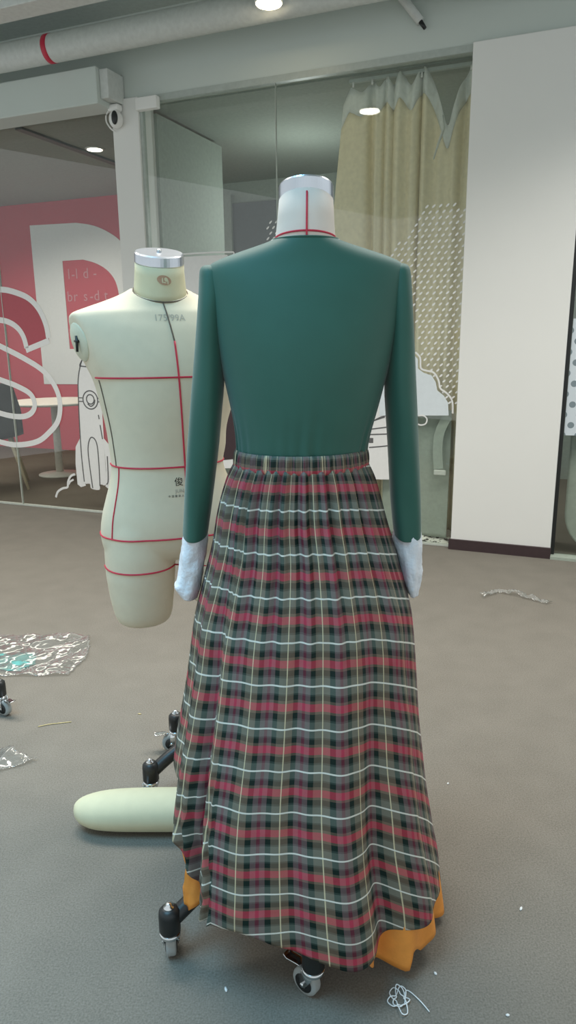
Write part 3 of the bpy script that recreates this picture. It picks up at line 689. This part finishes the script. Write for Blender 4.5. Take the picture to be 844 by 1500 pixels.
def sleeve(rows, name, m, ph):
    rings = []
    n = 48
    for i, (z, x0, x1, dp_) in enumerate(rows):
        cx = (x0+x1)/2-FX; a = (x1-x0)/2
        r = []
        for k in range(n):
            th = 2*math.pi*k/n; s, c = math.sin(th), math.cos(th)
            w_ = .0035*math.sin(z*17+th*3+ph)*min(1, max(0, (1.32-z)*6))
            x = a*math.copysign(abs(s)**(2/2.3), s)+.0*w_; y = -(dp_+w_)*math.copysign(abs(c)**(2/2.3), c)
            tl = (.010*c if .84 < z < .865 else 0)
            r.append((cx+x, .004+y+.012*max(0, 1.2-z), z-.7-tl))
        rings.append(r)
    return obj(name, ringmesh(bmesh.new(), rings, False, False), m, top, sub=1)
sleeve(SL, 'sleeve', M['teal'], 0); sleeve(SR, 'sleeve', M['teal'], 2)
def cuff(rows, ph):
    n = 56; rings = []; zs = []
    for a, b in zip(rows, rows[1:]):
        for k in range(6): zs.append([p+(q-p)*k/6 for p, q in zip(a, b)])
    zs.append(list(rows[-1]))
    for (z, x0, x1, dp_, sl) in zs:
        cx = (x0+x1)/2-FX; a = (x1-x0)/2; r = []
        for k in range(n):
            th = 2*math.pi*k/n; s, c = math.sin(th), math.cos(th)
            nz = .0050*mnoise.noise(Vector((s*1.3+ph, c*1.3, z*26)))+.0012*mnoise.noise(Vector((s*4+ph, c*4, z*90)))
            x = (a+nz)*s; y = -(dp_+nz*1.4)*c
            r.append((cx+x, .010+y, z-.7+sl*s+.006*sl*20*0))
        rings.append(r)
    return obj('cuff', ringmesh(bmesh.new(), rings, False, False), M['lace'], top, solid=.0015)
cuff([(.868, -.203, -.160, .034, 0), (.835, -.2085, -.158, .038, 0), (.79, -.216, -.165, .042, 0), (.755, -.2225, -.172, .043, .004), (.742, -.2255, -.177, .042, -.004), (.726, -.219, -.183, .036, -.006)], 0)
cuff([(.863, .207, .256, .034, 0), (.835, .2085, .2575, .038, 0), (.79, .216, .2605, .042, 0), (.755, .2245, .261, .042, 0), (.742, .229, .2595, .040, 0), (.724, .2355, .255, .034, 0)], 5)

# ------------------------------------------------------------------ plaid skirt
skirt = thing('plaid_skirt', 'long red and green tartan skirt with gathered waistband on the front dress form', 'skirt', (FX, FY, .08))
AT = [(-.02, .300), (.04, .299), (.145, .293), (.214, .283), (.379, .258), (.536, .233), (.685, .214), (.756, .196), (.826, .175), (.895, .158), (.925, .150), (.962, .139), (.980, .131), (.992, .125)]
CT = [(.0, .030), (.145, .020), (.214, .017), (.379, .015), (.536, .022), (.7, .028), (.826, .028), (.9, .024), (.992, .025)]
BT = [(0, .275), (.2, .262), (.4, .235), (.6, .20), (.8, .157), (.9, .13), (.992, .108)]
HT = [(-180, .26), (-120, .27), (-90, .40), (-76, .375), (-64, .325), (-55, .255), (-49, .165), (-44, .150), (-36, .150), (-22, .166), (-8, .140), (5, .120), (15, .108), (24, .102), (32, .108), (38, .118), (52, .106), (66, .088), (78, .080), (100, .10), (140, .2), (180, .26)]
GB = [(16, 1.0, 11), (33, -1.15, 6.5), (50, .75, 9), (68, -.35, 8), (-48, -1.7, 4.0), (-24, .35, 14), (-59, .75, 6), (-70, -.6, 6), (-5, -.25, 8), (110, .8, 12), (135, -.8, 10), (160, .7, 12), (-100, .5, 10), (-125, -.8, 10), (-150, .8, 12), (178, -.6, 9)]
def wrapd(a): return (a+180) % 360-180
def gfold(th): return sum(a*math.exp(-(wrapd(th-c)/w_)**2) for c, a, w_ in GB)
def skirt_point(th, z, inset=0, foldk=1.0):
    a = smooth_tab(AT, z)-inset; b = smooth_tab(BT, z)-inset; cx = smooth_tab(CT, z); s = (.992-z)/.92
    t_ = R(th)
    k = max(0, min(1, (s-.12)/.75))
    d = .026*(k**1.15)*gfold(th)*foldk
    env = max(0, 1-s*2.6)
    d += foldk*(.0058*min(1, s*9+.35)*env**.8)*(math.sin(th*.82+.9*math.sin(R(th)*5))+.7*math.sin(th*.51+1))
    d += foldk*.0045*math.sin(R(th)*23+2*math.sin(R(th)*4))*min(1, s*2.2)*max(0, 1-s*.9)
    d += .004*mnoise.noise(Vector((th*.055, z*9, 1)))*min(1, s*3)*foldk
    if -60 < th < -36:   # rumpled closing edge low on the left
        d += (.006*mnoise.noise(Vector((th*.5, z*34, 4)))+.006*math.sin(th*1.5+2.2*math.sin(z*22)))*max(0, min(1, (s-.5)*3))*foldk
    side = abs(math.sin(t_)); d *= 1-.55*side**6
    x = cx-FX+(a+d)*math.sin(t_); y = -(b+d)*math.cos(t_)
    return Vector((x, y, z))
def uvsheet(cols, rows, P, UV, m, name, parent, solid=.0015, zoff=0):
    bm = bmesh.new(); uvl = bm.loops.layers.uv.new('UVMap')
    g = [[bm.verts.new(P(i, j)-Vector((0, 0, zoff))) for i in range(cols+1)] for j in range(rows+1)]
    for j in range(rows):
        for i in range(cols):
            ids = ((i, j), (i+1, j), (i+1, j+1), (i, j+1)); f = bm.faces.new([g[b][a] for a, b in ids])
            for lp, (a, b) in zip(f.loops, ids): lp[uvl].uv = UV(a, b)
    return obj(name, bm, m, parent, solid=solid)
NC, NR = 560, 150
def thc(i): return -180+360*i/NC
def sk(i, j):
    th = thc(i); zh = smooth_tab(HT, th); s = j/NR; return skirt_point(th, .992-(.992-zh)*s)
# cloth length down a plain meridian (so the weft lines lie level on the cloth)
LEN = [(.992, 0.0)]; z = .992
while z > 0:
    z2 = z-.02; da = smooth_tab(BT, z2)-smooth_tab(BT, z); LEN.append((z2, LEN[-1][1]+math.hypot(.02, da))); z = z2
LENI = sorted(LEN)
def drop(th, z):
    dep = math.atan2(1.22-z, 1.33-smooth_tab(BT, z)); c = smooth_tab(BT, z)*(1-math.cos(R(th)))*math.tan(dep)
    if th > 0: return c*interp([(0, .5), (40, .75), (60, .9), (90, .85)], th)
    if th > -43: return c*.35
    return c*.12+.022*min(1, (-43-th)/6)*max(0, min(1, (.75-z)*4))
def suv(i, j):
    th = thc(i); zh = smooth_tab(HT, th); zz = .992-(.992-zh)*j/NR
    return ((th+8.3)/16.363, interp(LENI, zz)/.0767+.12-drop(th, zz)/.0767)
uvsheet(NC, NR, sk, suv, M['tartan'], 'skirt_panel', skirt, zoff=.08)
NB = 480
def wb(i, j):
    th = -180+360*i/NB; t_ = R(th); s = j/10; zz = 1.018-.034*s
    a = interp([(0, .122), (.15, .1245), (.8, .127), (1, .1245)], s); b = a-.017
    env = math.sin(math.pi*min(1, max(0, .08+s*.92)))
    d = .0020*(math.sin(th*.93)+.6*math.sin(th*.57+2))*env
    return Vector((.026-FX+(a+d)*math.sin(t_), -(b+d)*math.cos(t_), zz))
def wbuv(i, j):
    th = -180+360*i/NB; return ((th+2+1.5*math.sin(th*.93))/9.5, .13+.40*j/10)
uvsheet(NB, 10, wb, wbuv, M['tartan'], 'waistband', skirt, zoff=.08)
# ------------------------------------------------------------------ orange underskirt
under = thing('orange_underskirt', 'orange underskirt showing below the plaid skirt hem', 'skirt', (FX, FY, .03))
UT = [(-180, .2), (-120, .16), (-95, .30), (-80, .24), (-70, .17), (-62, .13), (-55, .115), (-50, .15), (-44, .25), (-30, .28), (0, .26), (16, .2), (22, .10), (27, .058), (32, .045), (38, .030), (41, .030), (43, .062), (46, .060), (50, .040), (56, .046), (62, .050), (68, .034), (76, .018), (82, .020), (95, .04), (120, .1), (180, .2)]
def up(i, j):
    th = -180+360*i/300; zh = smooth_tab(UT, th); z = .80-(.80-zh)*j/60
    p = skirt_point(th, z, inset=.034 if th < -10 else .034-.022*min(1, (th+10)/50), foldk=.9); s = (.8-z)/.8
    q = .012*math.sin(R(th)*19+.6)*s*s
    n_ = Vector((math.sin(R(th)), -math.cos(R(th)), 0)); return p+n_*(q+.004*s)
uvsheet(300, 60, up, lambda i, j: (i/30, j/30), M['orange'], 'lining_panel', under, zoff=.03)

# ------------------------------------------------------------------ male torso form
MX, MY = -.285, 1.76; yaw = R(19)
male = thing('male_dress_form', 'cream male half body form with red seam tape left of the green top', 'dress form', (MX, MY, 0))
def MT(p): return Vector((p[0]*math.cos(yaw)-p[1]*math.sin(yaw), p[0]*math.sin(yaw)+p[1]*math.cos(yaw), p[2]))
MR = [(.685, .0, .150, .07, .08), (.70, .0, .178, .095, .11), (.74, .0, .190, .112, .128), (.79, -.002, .183, .115, .125), (.84, -.007, .164, .110, .115), (.88, -.012, .147, .107, .105), (.92, -.015, .138, .105, .10), (.96, -.012, .143, .108, .102), (1.01, -.012, .147, .114, .108), (1.07, -.007, .162, .120, .112), (1.13, -.001, .181, .122, .113), (1.17, -.002, .198, .118, .112), (1.21, -.004, .213, .108, .108), (1.245, -.005, .222, .096, .100), (1.265, -.006, .222, .086, .092), (1.28, -.007, .212, .078, .084), (1.293, -.008, .176, .072, .078), (1.306, -.010, .130, .068, .072), (1.319, -.011, .090, .064, .068), (1.331, -.012, .066, .060, .062)]
def rings_dense(rows, k=4):
    out = []; cols = list(zip(*rows))
    zs = []
    for a, b in zip(rows, rows[1:]):
        for i in range(k): zs.append(a[0]+(b[0]-a[0])*i/k)
    zs.append(rows[-1][0])
    for z in zs: out.append((z,)+tuple(smooth_tab(list(zip(cols[0], c)), z) for c in cols[1:]))
    return out
bm = bmesh.new()
ringmesh(bm, [ellipse_ring(c, 0, z, a, bf, bb, 72, 2.25) for z, c, a, bf, bb in rings_dense(MR, 3)])
def thigh(sx, zb):
    rows = [(.82, .092, .075, .09), (.76, .094, .088, .102), (.70, .097, .088, .102), (.64, .099, .086, .097), (.58, .099, .080, .088), (.54, .098, .074, .080), (.522, .098, .068, .073), (.512, .098, .057, .060), (.509, .098, .03, .03)]
    ringmesh(bm, [ellipse_ring(sx*c, 0, z+(zb if z < .6 else 0), a, b, b, 48, 2.2) for z, c, a, b in reversed(rows)])
thigh(-1, 0); thigh(1, .035)
for q in bm.verts:
    k = max(0, min(1, (q.co.z-1.285)/.04)); q.co.z += .42*min(q.co.y, .02)*k
    q.co = MT(q.co)
# armhole plates: flatten the two sides
for sx in (-1, 1):
    pc = MT((sx*.205, -.012, 1.215)); nn = MT((sx*.92, -.30 if sx < 0 else -.05, -.22)); nn.normalize()
    for q in bm.verts:
        d = (q.co-pc).dot(nn)
        if d > 0 and q.co.z < 1.285: q.co -= nn*d*.92*max(0, min(1, (q.co.z-1.09)/.07))
body = obj('torso', bm, M['cream'], male)
mo = body.modifiers.new('r', 'REMESH'); mo.mode = 'VOXEL'; mo.voxel_size = .0055
ms = body.modifiers.new('s', 'SMOOTH'); ms.iterations = 5; ms.factor = .5
bake(body)
bvh = BVHTree.FromPolygons([v.co[:] for v in body.data.vertices], [p.vertices[:] for p in body.data.polygons])
def onbody(p_out, p_in, off=.0008):
    a, b = Vector(p_out), Vector(p_in); d = (b-a).normalized(); h, n, i, dist = bvh.ray_cast(a, d, 3)
    if h is None: return None
    return h+n*off
def hring(z, a0, a1, dip=0, cx=0, step=3, cy=0):
    pts = []
    a = a0
    while a <= a1:
        o_ = MT((cx+.6*math.sin(R(a)), cy-.6*math.cos(R(a)), z+dip*math.cos(R(a)))); i_ = MT((cx, cy, z+dip*math.cos(R(a))))
        q = onbody(o_, i_)
        if q: pts.append(q)
        a += step
    return pts
def tape(pts, m, r=.0021): return obj('seam_tape', tube(bmesh.new(), pts, r, n=8), m, male)
tape(hring(1.135, -78, 90), M['tape_red']); tape(hring(.925, -95, 90, .0), M['tape_red']); tape(hring(.752, -100, 80, .0), M['tape_red'])
tape(hring(.668, -95, 95, .0, cx=-.098), M['tape_red'])
def vline(x0, x1, z0, z1, n=40):
    pts = []
    for i in range(n+1):
        t_ = i/n; z = z0+(z1-z0)*t_; x = x0+(x1-x0)*t_
        q = onbody(MT((x, -.6, z)), MT((x, 0, z)))
        if q: pts.append(q)
    return pts
tape(vline(-.003, .008, 1.215, .93, 24)+vline(.008, .010, .92, .76, 16), M['tape_red']); tape(vline(-.017, -.003, 1.300, 1.214, 14), M['tape_dark'], .0017)
def sideline(a0, z0, z1, n=40):
    pts = []
    for i in range(n+1):
        z = z0+(z1-z0)*i/n; q = onbody(MT((.6*math.sin(R(a0)), -.6*math.cos(R(a0)), z)), MT((0, 0, z)))
        if q: pts.append(q)
    return pts
tape(sideline(-70, .925, .75), M['tape_red'], .0017); tape(sideline(-74, 1.13, .925), M['tape_dark'], .0014)
# neck, cap, seam
NKX = -.012
def tring(z, a, b, cy, tl): return [MT(p) for p in ellipse_ring(NKX, cy, z, a, b, b, 48, 2, tilt=tl)]
rings = [tring(1.318, .063, .060, 0, .44), tring(1.340, .0605, .058, -.002, .40), tring(1.372, .0575, .0565, -.006, .32), tring(1.392, .0565, .056, -.009, .30)]
obj('neck', ringmesh(bmesh.new(), rings), M['cream_neck'], male)
rings = [tring(1.392, .0555, .055, -.009, .30), tring(1.394, .0572, .0565, -.009, .30), tring(1.413, .0568, .056, -.011, .30), tring(1.416, .054, .053, -.011, .30)]
obj('neck_cap', ringmesh(bmesh.new(), rings), M['cap'], male, smooth=False)
obj('cap_screw', lathe(bmesh.new(), [(.006, 0), (.006, .004), (.003, .007)], 14, origin=MT((NKX, -.011, 1.416)), axis=MT((0, -.28, .96))), M['chrome'], male)
bm = tube(bmesh.new(), [MT((NKX+.0635*math.sin(R(a)), -.002-.0612*math.cos(R(a)), 1.329+.44*(-.002-.0592*math.cos(R(a))))) for a in range(-115, 116, 6)], .0016, n=8); obj('seam_tape', bm, M['tape_dark'], male)
# arm plate with its fixing
for sx in (-1,):
    pc = MT((sx*.205, -.012, 1.215)); nn = MT((sx*.92, -.30, -.22)).normalized()
    h = onbody(pc+nn*.3, pc, .0); c0 = h if h else pc
    M['plate'] = mat('arm_plate_cloth', (206, 208, 186), .7)
    pl = obj('arm_plate', lathe(bmesh.new(), [(.044, -.004), (.045, .001), (.043, .003), (.01, .0035)], 32, origin=c0-nn*.001, axis=nn), M['plate'], male)
    bm = tube(bmesh.new(), [c0+nn*.006+Vector((0, 0, .016)), c0+nn*.007-Vector((0, 0, .020))], [.004, .003], n=8); u_, v_ = frame_of(nn)
    tube(bm, [c0+nn*.006+u_*.012+Vector((0, 0, .004)), c0+nn*.007-u_*.008+Vector((0, 0, .004))], [.003, .004], n=8)
    obj('fixing', bm, M['black'], pl)
# printing on the form
nbv = BVHTree.FromObject
def print_on(bm, cx, cz, tree, off=.0009, slant=0):
    for q in list(bm.verts):
        x, z = cx+q.co.x, cz+q.co.y+slant*q.co.x
        a, b = MT((x, -.6, z)), MT((x, .2, z)); h, n, i, d = tree.ray_cast(a, (b-a).normalized(), 3)
        q.co = h+n*off if h else MT((x, -.13, z))
    return bm
obj('size_print', print_on(textmesh('175/99A', .021), -.008, 1.266, bvh), M['ink_grey'], male, smooth=False)
obj('maker_print', print_on(textmesh('\u4fca', .022), -.009, .889, bvh), M['ink'], male, smooth=False)
obj('maker_print', print_on(textmesh('JUN', .012), -.008, .868, bvh), M['ink_grey'], male, smooth=False)
obj('maker_print', print_on(textmesh('\u4e2d \u56fd \u670d \u88c5 \u4eba', .0062), -.017, .856, bvh), M['ink'], male, smooth=False)
nko = [o for o in male.children if o.name.startswith('neck') and 'cap' not in o.name][0]
nbvh = BVHTree.FromPolygons([v.co[:] for v in nko.data.vertices], [p.vertices[:] for p in nko.data.polygons])
bm = bmesh.new(); vs = [bm.verts.new((.016*math.cos(k*math.pi/12), .0105*math.sin(k*math.pi/12), 0)) for k in range(24)]; ce = bm.verts.new((0, 0, 0))
for k in range(24): bm.faces.new((ce, vs[k], vs[(k+1) % 24]))
obj('neck_logo', print_on(bm, -.012, 1.350, nbvh, .0009, -.15), M['ink_brown'], male, smooth=False)
bm = bmesh.new()
def blob(cx, cy, w_, h_):
    vs = [bm.verts.new((cx+w_*math.cos(k*math.pi/8), cy+h_*math.sin(k*math.pi/8), 0)) for k in range(16)]; bm.faces.new(vs)
blob(-.004, -.001, .0016, .0062); blob(.004, .002, .0042, .0048); blob(.008, -.003, .0014, .005); blob(.001, -.005, .004, .0013)
obj('neck_logo', print_on(bm, -.012, 1.350, nbvh, .0016, -.15), M['cream_neck'], male, smooth=False)
# its stand: pole up into the far thigh
stand(male, (.155, .075), [(-.0915, -.075, R(60)), (-.062, .178, R(10)), (.20, -.19, R(120)), (.42, .05, R(30)), (.28, .30, R(80))], .62, (.125, .03))

# ------------------------------------------------------------------ loose leg form on the floor
leg = thing('detached_leg_form', 'loose cream leg form lying on the floor left of the plaid skirt', 'dress form part', (-.385, 1.583, 0), R(-1))
rows = [(-.172, .004, .010, .052), (-.168, .018, .020, .052), (-.155, .034, .031, .051), (-.13, .046, .041, .049), (-.09, .054, .048, .0505), (-.03, .056, .051, .052), (.05, .056, .052, .053), (.13, .055, .052, .053), (.148, .055, .052, .053)]
rings = []
for x, hy, hz, cz in rows:
    rings.append([(x, hy*math.sin(2*math.pi*k/40), cz+hz*math.cos(2*math.pi*k/40)) for k in range(40)])
obj('leg_body', ringmesh(bmesh.new(), rings), M['cream_neck'], leg, sub=1)
obj('end_cap', lathe(bmesh.new(), [(.051, .148), (.051, .154), (.02, .155)], 36, origin=(0, 0, .053), axis=(1, 0, 0)), M['cream_neck'], leg)

# ------------------------------------------------------------------ third stand at the left edge
st = thing('form_stand', 'black castered stand foot poking in at the left edge of the floor', 'stand', (-1.26, 2.22, 0))
stand(st, (0, 0), [(.288, -.055, R(150)), (.04, -.29, R(70)), (-.26, -.12, R(30)), (-.22, .12, R(10)), (.03, .17, R(100))], .9)

# ------------------------------------------------------------------ litter on the floor
def crumple(name, label, cat, poly, z0, amp, m, fr=9, seed=0, grid=.012, thick=.0006, edge=.004):
    us = [q[0] for q in poly]; vs = [q[1] for q in poly]; cx, cy = sum(us)/len(us), sum(vs)/len(vs)
    bm = bmesh.new(); vd = {}
    nx, ny = int((max(us)-min(us))/grid)+1, int((max(vs)-min(vs))/grid)+1
    def vert(i, j):
        if (i, j) not in vd:
            x, y = min(us)+i*grid, min(vs)+j*grid
            q = Vector((x*fr, y*fr, seed)); n_ = abs(mnoise.noise(q))+.5*abs(mnoise.noise(q*2.3))+.25*abs(mnoise.noise(q*5))
            z = z0+amp*n_
            vd[(i, j)] = bm.verts.new((x-cx+.008*mnoise.noise(q*1.7), y-cy+.008*mnoise.noise(q*1.9), z))
        return vd[(i, j)]
    for i in range(nx):
        for j in range(ny):
            if inside((min(us)+(i+.5)*grid, min(vs)+(j+.5)*grid), poly): bm.faces.new((vert(i, j), vert(i+1, j), vert(i+1, j+1), vert(i, j+1)))
    o = obj(name, bm, m, None, loc=(cx, cy, 0), solid=thick); tag(o, label, cat); return o
crumple('plastic_bag', 'crumpled clear plastic bag lying flat on the left floor', 'bag', [(-1.5, 2.44), (-.83, 2.43), (-.80, 2.60), (-.85, 2.80), (-1.5, 2.82)], .002, .022, M['clear_film'], 6, 1, .008)
crumple('plastic_bag', 'smaller scrap of clear plastic nearer the camera at the left edge', 'bag', [(-1.2, 1.82), (-.90, 1.80), (-.76, 1.88), (-.88, 1.95), (-1.2, 1.97)], .002, .022, M['clear_film'], 9, 5, .007)
crumple('plastic_strip', 'thin clear plastic strip on the floor in front of the pillar', 'plastic strip', [(.93, 3.19), (1.02, 3.26), (1.10, 3.20), (1.20, 3.10), (1.23, 3.12), (1.12, 3.24), (1.02, 3.30), (.92, 3.22)], .001, .03, M['clear_film'], 16, 9, .006)
crumple('plastic_packet', 'turquoise packet inside the clear bag at the left edge', 'packet', [(-1.4, 2.50), (-1.03, 2.47), (-.985, 2.53), (-1.01, 2.62), (-1.4, 2.64)], .0, .024, M['aqua'], 9, 3, .008)
pts = []
for k in range(34):
    a = k*.55; r_ = .014+.007*math.sin(k*1.3); pts.append((r_*math.cos(a)-.01+.0006*k*.3, r_*1.7*math.sin(a)*(.7+.3*math.sin(k)), .002+.004*abs(math.sin(k*2.1))))
pts += [(.01, .02, .002), (.03, -.0, .002), (.045, -.025, .002)]
o = obj('thread_tangle', tube(bmesh.new(), catmull(pts, 4), .0011, n=6), M['thread'], None, loc=(.207, 1.083, 0)); tag(o, 'tangle of white thread on the floor at front right of the skirt', 'thread')
o = obj('thread_tail', tube(bmesh.new(), catmull([(0, 0, .002), (.03, .012, .003), (.06, .02, .002), (.10, .028, .002)]), .0014, n=6), M['straw'], None, loc=(-.82, 2.075, 0)); tag(o, 'short yellow thread on the floor beside the left caster', 'thread')
for i, (x, y, lab) in enumerate([(.395, 1.05, 'tiny white lint scrap at the front right floor'), (.50, 1.30, 'tiny white fleck on the floor right of the skirt hem'), (.28, 1.14, 'tiny pale fleck beside the thread tangle'), (-.505, 2.15, 'tiny yellow fleck on the floor below the male form'), (.44, 1.75, 'tiny pale fleck far right of the skirt'), (-.13, 1.11, 'tiny white fleck in front of the left caster')]):
    bm = bmesh.new(); bmesh.ops.create_icosphere(bm, subdivisions=1, radius=.0045)
    for q in bm.verts: q.co = Vector((q.co.x*(1+.6*(i % 2)), q.co.y*.7, q.co.z*.35+.0016))
    o = obj('lint', bm, M['thread'] if i != 3 else M['straw'], None, loc=(x, y, 0), rotz=i); tag(o, lab, 'lint', 'specks of lint on the carpet')
